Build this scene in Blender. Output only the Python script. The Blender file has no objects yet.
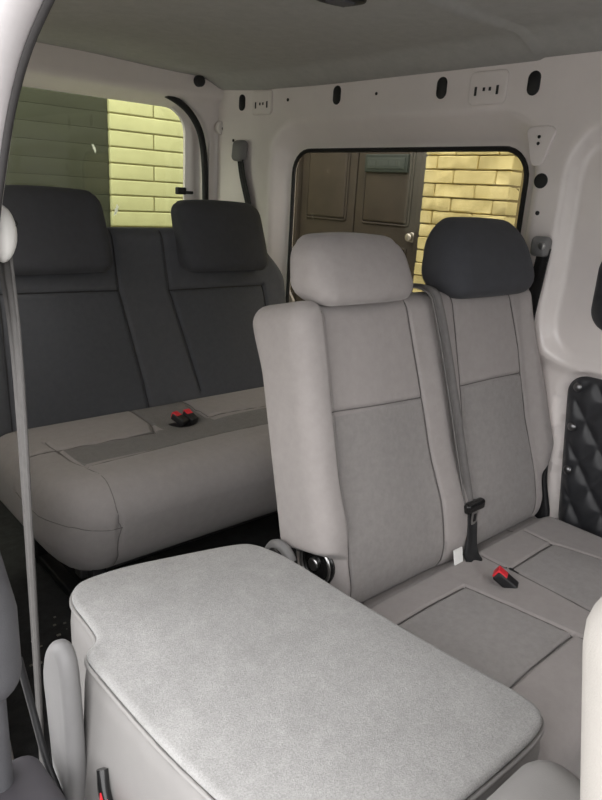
import bpy, math, random
import numpy as np
from mathutils import Matrix, Vector

random.seed(7); RNG = np.random.default_rng(7)
S = bpy.context.scene
COL = S.collection

# ------------------------------------------------------------------ camera, sky, exposure
cam_d = bpy.data.cameras.new('camera'); cam = bpy.data.objects.new('camera', cam_d); COL.objects.link(cam)
cam_d.sensor_fit = 'VERTICAL'; cam_d.sensor_height = 36.0; cam_d.lens = 36.0 * 660 / 800
cam_d.clip_start = 0.02
cam.matrix_world = Matrix(((0.75377807, 0.15481963, -0.63863097, 0.0),
                           (-0.65463222, 0.26155492, -0.70925714, 0.0),
                           (0.05723015, 0.95269088, 0.29850428, 1.15),
                           (0, 0, 0, 1)))
S.camera = cam

SKY = 2.4
wd = bpy.data.worlds.new('overcast_sky'); S.world = wd; wd.use_nodes = True
nt = wd.node_tree; nt.nodes.clear()
out = nt.nodes.new('ShaderNodeOutputWorld'); bg = nt.nodes.new('ShaderNodeBackground')
tc = nt.nodes.new('ShaderNodeTexCoord'); sp = nt.nodes.new('ShaderNodeSeparateXYZ'); rp = nt.nodes.new('ShaderNodeValToRGB')
nt.links.new(tc.outputs['Generated'], sp.inputs[0]); nt.links.new(sp.outputs['Z'], rp.inputs[0])
rp.color_ramp.elements[0].color = (0.22, 0.22, 0.215, 1); rp.color_ramp.elements[0].position = 0.0
rp.color_ramp.elements[1].color = (1.0, 0.99, 0.99, 1); rp.color_ramp.elements[1].position = 0.20
nt.links.new(rp.outputs[0], bg.inputs[0]); bg.inputs[1].default_value = SKY
nt.links.new(bg.outputs[0], out.inputs[0])

S.view_settings.view_transform = 'Standard'; S.view_settings.look = 'None'
S.view_settings.gamma = 1.0; S.view_settings.use_curve_mapping = False
S.view_settings.exposure = 0.92
S.cycles.diffuse_bounces = 8; S.cycles.max_bounces = 14

# ------------------------------------------------------------------ materials
def mat(name, col, rough=0.7, var=0.0, vscale=8.0, bump=0.0, bscale=300.0, metal=0.0, sheen=0.0, col2=None, spec=0.5, coat=0.0, weave=0.0):
    m = bpy.data.materials.new(name); m.use_nodes = True
    t = m.node_tree; b = t.nodes['Principled BSDF']
    b.inputs['Base Color'].default_value = (*col, 1); b.inputs['Roughness'].default_value = rough
    b.inputs['Metallic'].default_value = metal; b.inputs['Specular IOR Level'].default_value = spec
    if sheen: b.inputs['Sheen Weight'].default_value = sheen; b.inputs['Sheen Roughness'].default_value = 0.5
    if coat: b.inputs['Coat Weight'].default_value = coat
    tcn = t.nodes.new('ShaderNodeTexCoord')
    if var or col2:
        n = t.nodes.new('ShaderNodeTexNoise'); n.inputs['Scale'].default_value = vscale; n.inputs['Detail'].default_value = 6
        n.inputs['Roughness'].default_value = 0.65
        t.links.new(tcn.outputs['Object'], n.inputs['Vector'])
        r = t.nodes.new('ShaderNodeValToRGB'); t.links.new(n.outputs['Fac'], r.inputs[0])
        a = col if col2 else tuple(c * (1 - var) for c in col); z = col2 or tuple(min(1, c * (1 + var)) for c in col)
        r.color_ramp.elements[0].position = 0.32; r.color_ramp.elements[0].color = (*a, 1)
        r.color_ramp.elements[1].position = 0.68; r.color_ramp.elements[1].color = (*z, 1)
        t.links.new(r.outputs[0], b.inputs['Base Color'])
    if bump:
        n2 = t.nodes.new('ShaderNodeTexNoise'); n2.inputs['Scale'].default_value = bscale; n2.inputs['Detail'].default_value = 3
        t.links.new(tcn.outputs['Object'], n2.inputs['Vector'])
        bp = t.nodes.new('ShaderNodeBump'); bp.inputs['Strength'].default_value = bump; bp.inputs['Distance'].default_value = 0.002
        h = n2.outputs['Fac']
        if weave:
            w = t.nodes.new('ShaderNodeTexWave'); w.inputs['Scale'].default_value = weave; w.inputs['Distortion'].default_value = 0.6
            w.bands_direction = 'DIAGONAL'
            t.links.new(tcn.outputs['Object'], w.inputs['Vector'])
            ad = t.nodes.new('ShaderNodeMath'); ad.operation = 'ADD'
            t.links.new(h, ad.inputs[0]); t.links.new(w.outputs['Fac'], ad.inputs[1]); h = ad.outputs[0]
        t.links.new(h, bp.inputs['Height']); t.links.new(bp.outputs[0], b.inputs['Normal'])
    return m

def carpet_mat(name):
    m = bpy.data.materials.new(name); m.use_nodes = True; t = m.node_tree; b = t.nodes['Principled BSDF']
    b.inputs['Roughness'].default_value = 1.0; b.inputs['Specular IOR Level'].default_value = 0.1; b.inputs['Sheen Weight'].default_value = 0.25
    tcn = t.nodes.new('ShaderNodeTexCoord'); mix = None
    for sc, lo, hi in ((11, 0.36, 0.44), (60, 0.92, 1.06), (420, 0.72, 1.22)):
        n = t.nodes.new('ShaderNodeTexNoise'); n.inputs['Scale'].default_value = sc; n.inputs['Detail'].default_value = 5; n.inputs['Roughness'].default_value = 0.75
        t.links.new(tcn.outputs['Object'], n.inputs['Vector'])
        r = t.nodes.new('ShaderNodeMapRange'); r.inputs['From Min'].default_value = 0.3; r.inputs['From Max'].default_value = 0.7
        r.inputs['To Min'].default_value = lo * 0.82 if sc == 11 else lo; r.inputs['To Max'].default_value = hi * 0.82 if sc == 11 else hi
        t.links.new(n.outputs['Fac'], r.inputs['Value'])
        if mix is None: mix = r.outputs[0]
        else:
            mu = t.nodes.new('ShaderNodeMath'); mu.operation = 'MULTIPLY'; t.links.new(mix, mu.inputs[0]); t.links.new(r.outputs[0], mu.inputs[1]); mix = mu.outputs[0]
        last = n
    cb_ = t.nodes.new('ShaderNodeCombineColor')
    for k, f in enumerate((1.0, 0.985, 0.965)):
        mu = t.nodes.new('ShaderNodeMath'); mu.operation = 'MULTIPLY'; mu.inputs[1].default_value = f; t.links.new(mix, mu.inputs[0]); t.links.new(mu.outputs[0], cb_.inputs[k])
    t.links.new(cb_.outputs[0], b.inputs['Base Color'])
    bp = t.nodes.new('ShaderNodeBump'); bp.inputs['Strength'].default_value = 0.6; bp.inputs['Distance'].default_value = 0.002
    t.links.new(last.outputs['Fac'], bp.inputs['Height']); t.links.new(bp.outputs[0], b.inputs['Normal'])
    return m

def paper_mat(name):
    m = bpy.data.materials.new(name); m.use_nodes = True
    t = m.node_tree; t.nodes.clear(); o = t.nodes.new('ShaderNodeOutputMaterial')
    a = t.nodes.new('ShaderNodeBsdfDiffuse'); b = t.nodes.new('ShaderNodeBsdfTranslucent'); x = t.nodes.new('ShaderNodeMixShader')
    a.inputs[0].default_value = (.9, .9, .88, 1); b.inputs[0].default_value = (.95, .95, .93, 1); x.inputs[0].default_value = 0.8
    t.links.new(a.outputs[0], x.inputs[1]); t.links.new(b.outputs[0], x.inputs[2]); t.links.new(x.outputs[0], o.inputs[0])
    return m

def glass_mat(name, tint, refl=0.02):
    m = bpy.data.materials.new(name); m.use_nodes = True
    t = m.node_tree; t.nodes.clear()
    o = t.nodes.new('ShaderNodeOutputMaterial'); tr = t.nodes.new('ShaderNodeBsdfTransparent'); gl = t.nodes.new('ShaderNodeBsdfGlossy')
    tr.inputs[0].default_value = (*tint, 1); gl.inputs['Roughness'].default_value = 0.03; gl.inputs[0].default_value = (1, 1, 1, 1)
    mx = t.nodes.new('ShaderNodeMixShader'); mx.inputs[0].default_value = refl
    t.links.new(tr.outputs[0], mx.inputs[1]); t.links.new(gl.outputs[0], mx.inputs[2]); t.links.new(mx.outputs[0], o.inputs[0])
    return m

M = dict(
    bolster=mat('grey_seat_fabric', (0.335, 0.308, 0.298), 0.9, 0.05, 40, 0.25, 900, sheen=0.15),
    insert=mat('grey_seat_insert_fabric', (0.305, 0.286, 0.277), 0.9, 0.08, 60, 0.45, 700, sheen=0.15, weave=220),
    charcoal=mat('charcoal_seat_fabric', (0.060, 0.062, 0.070), 0.9, 0.06, 40, 0.25, 900, sheen=0.06, spec=0.2),
    charcoal_back=mat('charcoal_back_fabric', (0.092, 0.095, 0.106), 0.9, 0.06, 40, 0.25, 900, sheen=0.06, spec=0.2),
    charcoal2=mat('charcoal_insert_fabric', (0.088, 0.092, 0.104), 0.9, 0.06, 60, 0.4, 700, sheen=0.06, spec=0.2, weave=220),
    crease_shade=mat('dark_grey_crease_shade', (0.135, 0.125, 0.121), 0.9),  # dark tone standing in for the shade inside the seam creases
    bench=mat('grey_bench_fabric', (0.285, 0.264, 0.258), 0.9, 0.05, 40, 0.25, 900, sheen=0.15),
    bench_insert=mat('dark_grey_bench_fabric', (0.18, 0.172, 0.170), 0.9, 0.08, 60, 0.45, 700, sheen=0.1, weave=220),
    web_near=mat('darkened_grey_webbing', (0.085, 0.081, 0.078), 0.75, 0.1, 60, 0.4, 900),  # near belt colour lowered to offset the daylight falling on it
    carpet=carpet_mat('grey_carpet'),
    vinyl=mat('light_grey_vinyl', (0.255, 0.246, 0.239), 0.6, 0.03, 20, 0.15, 600),
    hinge=mat('light_grey_plastic', (0.19, 0.187, 0.187), 0.5, 0.03, 20, 0.1, 500),
    cream=mat('pale_seat_fabric', (0.36, 0.34, 0.315), 0.85, 0.03, 20, 0.2, 500),
    white=mat('white_paint', (0.80, 0.745, 0.722), 0.28, 0.03, 6, coat=0.3),
    outer=mat('white_outer_paint', (0.85, 0.85, 0.85), 0.25, coat=0.5),
    headliner=mat('grey_headliner', (0.40, 0.398, 0.378), 0.95, 0.06, 30, 0.4, 500),
    black=mat('black_plastic', (0.012, 0.012, 0.013), 0.5),
    gloss=mat('black_gloss', (0.01, 0.01, 0.01), 0.18),
    rubber=mat('black_rubber', (0.012, 0.012, 0.012), 0.7),
    seal=mat('grey_weather_seal', (0.42, 0.40, 0.405), 0.6, 0.05, 20),
    seal_lip=mat('dark_seal_lip', (0.035, 0.033, 0.033), 0.7),
    web=mat('grey_webbing', (0.15, 0.142, 0.138), 0.75, 0.1, 60, 0.4, 900),
    web_dark=mat('black_webbing', (0.016, 0.016, 0.017), 0.8, 0.1, 60, 0.4, 900),
    red=mat('red_button', (0.75, 0.03, 0.045), 0.35),
    steel=mat('steel', (0.55, 0.55, 0.54), 0.3, metal=1.0),
    dsteel=mat('dark_steel', (0.22, 0.22, 0.225), 0.35, metal=1.0),
    ivory=mat('ivory_plastic', (0.72, 0.71, 0.68), 0.35),
    tag=mat('white_tag', (0.8, 0.8, 0.78), 0.7),
    floor=mat('dark_carpet_floor', (0.020, 0.020, 0.021), 0.95, 0.4, 30, 0.6, 300),
    dtrim=mat('charcoal_plastic', (0.085, 0.085, 0.092), 0.65, 0.05, 30, 0.2, 500),
    ptrim=mat('mauve_grey_plastic', (0.055, 0.051, 0.058), 0.55, 0.05, 30),
    quilt=mat('black_quilted_leather', (0.032, 0.033, 0.037), 0.42, 0.1, 40, 0.2, 500),
    brick=mat('yellow_painted_brick', (0.66, 0.57, 0.25), 0.75, bump=0.7, bscale=60, vscale=25, col2=(0.80, 0.70, 0.33)),
    brick2=mat('pale_yellow_block', (0.43, 0.42, 0.23), 0.8, bump=0.3, bscale=60, vscale=10, col2=(0.49, 0.475, 0.27)),
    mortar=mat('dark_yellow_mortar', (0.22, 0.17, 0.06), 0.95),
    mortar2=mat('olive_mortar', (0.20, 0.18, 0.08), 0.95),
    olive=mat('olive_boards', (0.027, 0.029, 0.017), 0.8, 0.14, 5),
    olive_pale=mat('worn_letter_paint', (0.085, 0.10, 0.09), 0.7),
    wood=mat('weathered_brown_wood', (0.042, 0.033, 0.023), 0.6, 0.25, 7, 0.4, 50),
    wood2=mat('greyed_wood_panel', (0.048, 0.038, 0.027), 0.6, 0.2, 9, 0.4, 50),
    plate=mat('green_grey_plate', (0.026, 0.037, 0.031), 0.5, 0.15, 30),
    plate2=mat('pale_plate_face', (0.048, 0.062, 0.054), 0.5, 0.15, 60),
    brass=mat('pale_metal', (0.6, 0.57, 0.5), 0.3, metal=0.8),
    ground=mat('concrete_ground', (0.42, 0.41, 0.40), 0.9, 0.15, 4, 0.3, 60),
    glass_side=glass_mat('tinted_side_glass', (0.74, 0.72, 0.68)),
    glass_rear=glass_mat('tinted_rear_glass', (0.90, 0.92, 0.82), 0.02),
    paper=paper_mat('thin_white_paper'),
    litter=mat('pale_crumbs', (0.16, 0.15, 0.13), 0.9),
)

# ------------------------------------------------------------------ mesh helpers
def mk(name, V, F, m, parent=None, mi=None, smooth=True, sharp=45, loc=None):
    V = np.asarray(V, float)
    base = np.array(parent['_o'] if parent is not None and '_o' in parent else (0, 0, 0), float)
    if parent is None and loc is not None: base = np.array(loc, float)
    me = bpy.data.meshes.new(name); me.from_pydata((V - base).tolist(), [], [list(map(int, f)) for f in F]); me.update()
    for mm in (m if isinstance(m, (list, tuple)) else [m]): me.materials.append(mm)
    if mi is not None: me.polygons.foreach_set('material_index', np.asarray(mi, np.int32))
    if smooth:
        me.shade_smooth()
        if sharp: me.set_sharp_from_angle(angle=math.radians(sharp))
    o = bpy.data.objects.new(name, me); COL.objects.link(o)
    o['_o'] = tuple(float(c) for c in base)
    if parent is not None: o.parent = parent
    elif loc is not None: o.location = loc
    return o

def tag(o, label=None, cat=None, group=None, kind=None):
    for k, v in (('label', label), ('category', cat), ('group', group), ('kind', kind)):
        if v: o[k] = v
    return o

def thing(name, loc, label, cat, group=None):
    e = bpy.data.objects.new(name, None); COL.objects.link(e); e.location = loc; e['_o'] = tuple(float(c) for c in loc)
    e.empty_display_size = 0.05
    return tag(e, label, cat, group)

def st(o): o['kind'] = 'structure'; return o

def join(*parts):
    V, F, n = [], [], 0
    for v, f in parts:
        V.append(np.asarray(v, float)); F += [[i + n for i in q] for q in f]; n += len(v)
    return np.vstack(V), F

def rbox(lo, hi, r=0.01, res=0.02):
    """rounded box with an even grid on every side"""
    lo, hi = np.array(lo, float), np.array(hi, float); h = (hi - lo) / 2; c = (hi + lo) / 2
    r = min(r, h.min() * 0.999)
    n = np.maximum(2, np.ceil(2 * h / res).astype(int))
    idx, V, F = {}, [], []
    def gl(k):
        inner = np.linspace(-(h[k] - r), h[k] - r, max(2, n[k] - 3)); e = r * np.tan(np.radians([45, 30, 15]))
        return np.unique(np.round(np.concatenate([-(h[k] - r) - e, inner, h[k] - r + e]), 9))
    G = [gl(k) for k in range(3)]
    def vid(p):
        k = tuple(np.round(p, 7))
        if k not in idx: idx[k] = len(V); V.append(p)
        return idx[k]
    for ax in range(3):
        a, b = (ax + 1) % 3, (ax + 2) % 3
        for s in (-1, 1):
            ids = [[None] * len(G[b]) for _ in G[a]]
            for i, u in enumerate(G[a]):
                for j, v in enumerate(G[b]):
                    p = [0, 0, 0]; p[ax] = s * h[ax]; p[a] = u; p[b] = v; ids[i][j] = vid(p)
            for i in range(len(G[a]) - 1):
                for j in range(len(G[b]) - 1):
                    q = [ids[i][j], ids[i + 1][j], ids[i + 1][j + 1], ids[i][j + 1]]
                    F.append(q if s > 0 else q[::-1])
    P = np.array(V); q = np.clip(P, -(h - r), h - r); d = P - q; L = np.linalg.norm(d, axis=1, keepdims=True); L[L == 0] = 1
    return q + r * d / L + c, F

def sstep(a, b, x):
    t = np.clip((x - a) / (b - a), 0, 1); return t * t * (3 - 2 * t)

def seg_d(P, pts):
    """distance of 2D points to a polyline"""
    d = np.full(len(P), 1e9)
    for a, b in zip(pts[:-1], pts[1:]):
        a, b = np.array(a, float), np.array(b, float); ab = b - a
        t = np.clip(((P - a) @ ab) / (ab @ ab + 1e-12), 0, 1)
        d = np.minimum(d, np.linalg.norm(P - (a + t[:, None] * ab), axis=1))
    return d

def rr_sdf(u, v, u0, u1, v0, v1, r):
    qu = np.abs(u - (u0 + u1) / 2) - (u1 - u0) / 2 + r; qv = np.abs(v - (v0 + v1) / 2) - (v1 - v0) / 2 + r
    return np.minimum(np.maximum(qu, qv), 0) + np.hypot(np.maximum(qu, 0), np.maximum(qv, 0)) - r

def rr_loop(u0, u1, v0, v1, r, n=10):
    P = []
    for cu, cv, a0 in ((u1 - r, v1 - r, 0), (u0 + r, v1 - r, 90), (u0 + r, v0 + r, 180), (u1 - r, v0 + r, 270)):
        for k in range(n + 1):
            a = math.radians(a0 + 90 * k / n); P.append((cu + r * math.cos(a), cv + r * math.sin(a)))
    return np.array(P)

def smooth_loop(pts, n=160, it=2):
    P = np.array(pts, float)
    for _ in range(it):   # Chaikin
        Q = np.roll(P, -1, 0); P = np.stack([0.78 * P + 0.22 * Q, 0.22 * P + 0.78 * Q], 1).reshape(-1, 2)
    return resample(P, n, True)

def resample(P, n, closed=False):
    P = np.array(P, float)
    if closed: P = np.vstack([P, P[:1]])
    s = np.concatenate([[0], np.cumsum(np.linalg.norm(np.diff(P, axis=0), axis=1))])
    t = np.linspace(0, s[-1], n, endpoint=not closed)
    return np.stack([np.interp(t, s, P[:, k]) for k in range(P.shape[1])], 1)

def spline(pts, n=40):
    """Catmull-Rom through 3D points"""
    P = np.array(pts, float); P = np.vstack([2 * P[0] - P[1], P, 2 * P[-1] - P[-2]]); out = []
    k = max(2, n // (len(P) - 3))
    for i in range(1, len(P) - 2):
        for t in np.linspace(0, 1, k, endpoint=False):
            a, b, c, d = P[i - 1:i + 3]
            out.append(0.5 * (2 * b + (c - a) * t + (2 * a - 5 * b + 4 * c - d) * t * t + (3 * b - a - 3 * c + d) * t ** 3))
    out.append(P[-2]); return np.array(out)

def tube(pts, r, n=8, closed=False, cap=True):
    P = np.array(pts, float); N = len(P); V, F = [], []
    if closed: T = np.roll(P, -1, 0) - np.roll(P, 1, 0)
    else: T = np.gradient(P, axis=0)
    T /= np.linalg.norm(T, axis=1, keepdims=True) + 1e-12
    up = np.array([0.31, 0.2, 0.93]); 
    if abs(T[0] @ up) > 0.95: up = np.array([1.0, 0.1, 0])
    nv = np.cross(T[0], up); nv /= np.linalg.norm(nv)
    for i in range(N):
        nv = nv - (nv @ T[i]) * T[i]; nv /= np.linalg.norm(nv); bv = np.cross(T[i], nv)
        rr = r[i] if np.ndim(r) else r
        for k in range(n):
            a = 2 * math.pi * k / n; V.append(P[i] + rr * (math.cos(a) * nv + math.sin(a) * bv))
    for i in range(N if closed else N - 1):
        j = (i + 1) % N
        for k in range(n): F.append([i * n + k, i * n + (k + 1) % n, j * n + (k + 1) % n, j * n + k])
    if cap and not closed: F += [list(range(n))[::-1], [(N - 1) * n + k for k in range(n)]]
    return np.array(V), F

def ribbon(pts, wdirs, w, t, ribs=3, n=13):
    """webbing: a flat woven strap with rounded edges and lengthwise ribs"""
    P = np.array(pts, float); T = np.gradient(P, axis=0); T /= np.linalg.norm(T, axis=1, keepdims=True)
    V, F = [], []
    prof = [(u, (0.45 + 0.32 * math.cos(ribs * 2 * math.pi * (u + 0.5))) if abs(u) < 0.49 else 0.2) for u in np.linspace(-0.5, 0.5, n)]
    prof = prof + [(u, -h) for u, h in prof[::-1]]; m = len(prof)
    for i in range(len(P)):
        wd_ = np.array(wdirs[i] if np.ndim(wdirs) > 1 else wdirs, float); wd_ -= (wd_ @ T[i]) * T[i]; wd_ /= np.linalg.norm(wd_); nn = np.cross(T[i], wd_)
        ww = w[i] if np.ndim(w) else w
        for u, h in prof: V.append(P[i] + wd_ * u * ww + nn * h * t)
    for i in range(len(P) - 1):
        for k in range(m): F.append([i * m + k, i * m + (k + 1) % m, (i + 1) * m + (k + 1) % m, (i + 1) * m + k])
    F += [list(range(m))[::-1], [(len(P) - 1) * m + k for k in range(m)]]
    return np.array(V), F

def prism(loop, a, b, axis, bev=0.004, steps=3):
    """2D loop extruded along an axis, edges rounded; loop coords go to the other two axes in order"""
    L = np.array(loop, float); n = len(L)
    area = 0.5 * np.sum(L[:, 0] * np.roll(L[:, 1], -1) - np.roll(L[:, 0], -1) * L[:, 1])
    if area < 0: L = L[::-1]
    e = np.roll(L, -1, 0) - np.roll(L, 1, 0); nn = np.stack([e[:, 1], -e[:, 0]], 1); nn /= np.linalg.norm(nn, axis=1, keepdims=True) + 1e-12
    lay = []
    for k in range(steps + 1):
        th = math.pi / 2 * k / steps; lay.append((L - nn * bev * (1 - math.sin(th)), a + bev * (1 - math.cos(th))))
    for k in range(steps, -1, -1):
        th = math.pi / 2 * k / steps; lay.append((L - nn * bev * (1 - math.sin(th)), b - bev * (1 - math.cos(th))))
    o = [(1, 2), (0, 2), (0, 1)][axis]; V = []
    for q, h in lay:
        for p in q:
            v = [0, 0, 0]; v[axis] = h; v[o[0]] = p[0]; v[o[1]] = p[1]; V.append(v)
    F = [[i * n + k, i * n + (k + 1) % n, (i + 1) * n + (k + 1) % n, (i + 1) * n + k] for i in range(len(lay) - 1) for k in range(n)]
    F += [list(range(n))[::-1], [(len(lay) - 1) * n + k for k in range(n)]]
    if axis == 1: F = [f[::-1] for f in F]
    return np.array(V), F

def disc(c, r, axis, h, ru=None, n=20, bev=0.001):
    ru = ru or r; a = np.linspace(0, 2 * math.pi, n, endpoint=False); o = [(1, 2), (0, 2), (0, 1)][axis]
    lp = np.stack([c[o[0]] + r * np.cos(a), c[o[1]] + ru * np.sin(a)], 1)
    return prism(lp, c[axis] - h / 2, c[axis] + h / 2, axis, bev, 2)

def heightfield(u0, u1, v0, v1, du, fun, place, holes=(), thick=0.01):
    """sheet over (u,v) with relief and clean holes; place(u,v,d) -> xyz, thickness goes along +d"""
    nu, nv = int(round((u1 - u0) / du)) + 1, int(round((v1 - v0) / du)) + 1
    U, W = np.meshgrid(np.linspace(u0, u1, nu), np.linspace(v0, v1, nv), indexing='ij'); U, W = U.ravel().copy(), W.ravel().copy()
    cu = None; keep = np.ones((nu - 1, nv - 1), bool)
    Cu = (U.reshape(nu, nv)[:-1, :-1] + U.reshape(nu, nv)[1:, 1:]) / 2; Cv = (W.reshape(nu, nv)[:-1, :-1] + W.reshape(nu, nv)[1:, 1:]) / 2
    for h in holes:
        keep &= h(Cu, Cv) > 0
    for h in holes:
        for _ in range(3):
            s = h(U, W); e = 1e-4; gx = (h(U + e, W) - h(U - e, W)) / (2 * e); gy = (h(U, W + e) - h(U, W - e)) / (2 * e)
            near = np.abs(s) < du * 0.72
            U[near] -= (s * gx)[near]; W[near] -= (s * gy)[near]
    I = np.arange(nu * nv).reshape(nu, nv)
    Q = np.stack([I[:-1, :-1], I[1:, :-1], I[1:, 1:], I[:-1, 1:]], -1)[keep]
    used = np.unique(Q); remap = -np.ones(nu * nv, int); remap[used] = np.arange(len(used)); Q = remap[Q]; U, W = U[used], W[used]
    D = fun(U, W); A = np.stack(place(U, W, D), 1); B = np.stack(place(U, W, D + thick), 1); n = len(A)
    F = Q.tolist() + (Q[:, ::-1] + n).tolist()
    from collections import Counter
    ed = Counter()
    for q in Q:
        for k in range(4): ed[(q[k], q[(k + 1) % 4])] += 1
    for (a, b) in ed:
        if (b, a) not in ed: F.append([b, a, a + n, b + n])
    return np.vstack([A, B]), F

def tilt(V, y0, z0, th):
    """local (x, thickness t, height v) -> leaning seat back"""
    s, c = math.sin(th), math.cos(th); V = np.array(V)
    return np.stack([V[:, 0], y0 + V[:, 2] * s + V[:, 1] * c, z0 + V[:, 2] * c - V[:, 1] * s], 1)

def face_mat(V, F, test):
    C = np.array([V[list(f)].mean(0) for f in F]); return test(C).astype(np.int32)

# ================================================================== STRUCTURE
ground = st(mk('ground', *rbox((-6, -5, -0.55), (6, 9, -0.45), 0.01, 20), M['ground']))
floor = st(mk('floor', *rbox((0.30, -1.2, -0.05), (1.80, 2.52, 0.0), 0.005, 5), M['floor']))

# headliner: gently crowned, with a rolled edge along both sides
def ceil_fun(x, y):
    e = np.minimum(x - 0.28, 1.76 - x)
    d = 1.575 - 0.045 * (1 - sstep(0.0, 0.16, e)) + 0.012 * sstep(0.2, 0.7, e)
    rib = np.exp(-((y - (1.075 - 0.03 * (x - 1.2))) / 0.007) ** 2) * 0.016 * sstep(0.02, 0.08, e)
    step = 0.006 * sstep(1.06, 1.075, y)
    return d - rib - step + 0.010 * sstep(1.8, 2.5, y)
ceiling = st(mk('ceiling', *heightfield(0.28, 1.765, -1.2, 2.56, 0.012, ceil_fun, lambda u, v, d: (u, v, d), (), 0.03), M['headliner'], sharp=None))
roof_v, roof_f = rbox((0.24, -1.25, 1.645), (1.86, 2.66, 1.67), 0.012, 0.2)
roof = st(mk('trim_3', roof_v, roof_f, M['outer']))

# left body side: rail, cove, window recess, pillar, big embossed panel in front of it
WY0, WY1, WZ0, WZ1 = 1.100, 2.145, 0.58, 1.310
win_s = lambda u, v: rr_sdf(u, v, WY0, WY1, WZ0, WZ1, 0.085)
emb = lambda u, v: rr_sdf(u, v, 0.05, 0.935, 0.735, 1.350, 0.11)
low = lambda u, v: rr_sdf(u - 0.11 * (v - 0.705), v, 0.30, 0.868, 0.20, 0.715, 0.085)
sidewin = lambda u, v: rr_sdf(u, v, 0.20, 0.812, 0.848, 1.052, 0.055)
def wl_fun(y, z):
    d = np.zeros_like(y)
    s = win_s(y, z)
    k = np.clip((s - 0.018) / (0.052 + 0.030 * sstep(1.27, 1.33, z)), 0, 1)
    d += 0.070 * (1 - (0.75 * k + 0.25 * k * k * (3 - 2 * k)))
    d += 0.032 * (1 - sstep(-0.025, 0.020, emb(y, z)))
    d += 0.030 * (1 - sstep(0.70, 0.76, z)) * sstep(-0.03, 0.03, emb(y, z))
    d += 0.030 * (1 - sstep(-0.004, 0.012, low(y, z)))
    d -= 0.035 * sstep(2.26, 2.56, y)
    return d
holes = (lambda u, v: win_s(u, v), lambda u, v: sidewin(u, v))
wl = st(mk('wall_left', *heightfield(-1.2, 2.56, 0.0, 1.545, 0.0125, wl_fun, lambda u, v, d: (1.75 + d, u, v), holes, 0.012), M['white'], sharp=60))

# tailgate end: header, D pillar and glass aperture
TX0, TX1, TZ0, TZ1 = 0.38, 1.598, 0.80, 1.458
tg = lambda u, v: rr_sdf(u, v, TX0, TX1, TZ0, TZ1, 0.095)
gate = lambda u, v: rr_sdf(u, v, 0.33, 1.668, 0.0, 1.480, 0.16)
def wr_fun(x, z):
    d = 0.055 * (1 - sstep(-0.012, 0.010, gate(x, z)))
    d += 0.012 * (1 - sstep(0.0, 0.03, tg(x, z)))
    d -= 0.028 * sstep(1.483, 1.51, z)
    d -= 0.05 * sstep(1.70, 1.77, x)
    return d
wr = st(mk('wall_rear', *heightfield(0.26, 1.765, 0.0, 1.60, 0.0125, wr_fun, lambda u, v, d: (u, 2.545 + d, v), (tg,), 0.015), M['white'], sharp=60))

# near (right) body side with the sliding door aperture
def poly_s(loop):
    """signed distance to a closed 2D outline, negative inside"""
    L = np.array(loop)
    def f(u, v):
        u_, v_ = np.ravel(u), np.ravel(v); d = np.full(len(u_), 1e9); io = np.zeros(len(u_), bool)
        for (ax, ay), (bx, by) in zip(L, np.roll(L, -1, 0)):
            ex, ey = bx - ax, by - ay; tt = np.clip(((u_ - ax) * ex + (v_ - ay) * ey) / (ex * ex + ey * ey + 1e-12), 0, 1)
            d = np.minimum(d, np.hypot(u_ - ax - tt * ex, v_ - ay - tt * ey))
            io ^= ((ay > v_) != (by > v_)) & (u_ < (bx - ax) * (v_ - ay) / (by - ay + 1e-12) + ax)
        return np.where(io, -d, d).reshape(np.shape(u))
    return f
ain = [(0.45, 1.352), (0.56, 1.350), (0.63, 1.337), (0.696, 1.311), (0.775, 1.267), (0.834, 1.210), (0.887, 1.132), (0.945, 1.035), (0.995, 0.930), (1.040, 0.810), (1.075, 0.68), (1.105, 0.50), (1.115, 0.30), (1.110, 0.12), (1.05, 0.01), (0.95, -0.01), (0.0, -0.01), (-0.10, 0.02), (-0.15, 0.12), (-0.15, 1.10), (-0.10, 1.27), (0.0, 1.342), (0.1, 1.352), (0.3, 1.352)]
ain = smooth_loop(ain, 240, 2)
e_ = np.roll(ain, -1, 0) - np.roll(ain, 1, 0); n_ = np.stack([e_[:, 1], -e_[:, 0]], 1); n_ /= np.linalg.norm(n_, axis=1, keepdims=True)
n_ *= np.sign(((np.array((0.45, 0.68)) - ain) * n_).sum(1, keepdims=True))
ain = ain - n_ * 0.010
apl = ain - n_ * 0.024
ap = poly_s(apl[::2])
fill_win = lambda u, v: rr_sdf(u, v, 1.30, 2.25, 0.80, 1.32, 0.085)  # unseen opening, kept for the light it gives the rear bench
wn = st(mk('wall_right', *heightfield(-1.2, 2.60, -0.2, 1.65, 0.02, lambda u, v: 0.03 * sstep(1.40, 1.65, v) + 0 * u, lambda u, v, d: (0.268 + d, u, v), (ap, fill_win), 0.012), M['outer'], sharp=60))
ring = np.stack([np.full(len(apl), 0.274), apl[:, 0], apl[:, 1]], 1)
tv, tf = tube(ring, 0.024, 14, True); tv[:, 0] = 0.274 + (tv[:, 0] - 0.274) * 0.9
aper = st(mk('trim_1', tv, tf, M['seal']))
lp2 = ain + n_ * 0.002
mk('seal_lip', *tube(np.stack([np.full(len(lp2), 0.282), lp2[:, 0], lp2[:, 1]], 1), 0.0045, 8, True), M['seal_lip'], aper)

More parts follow.
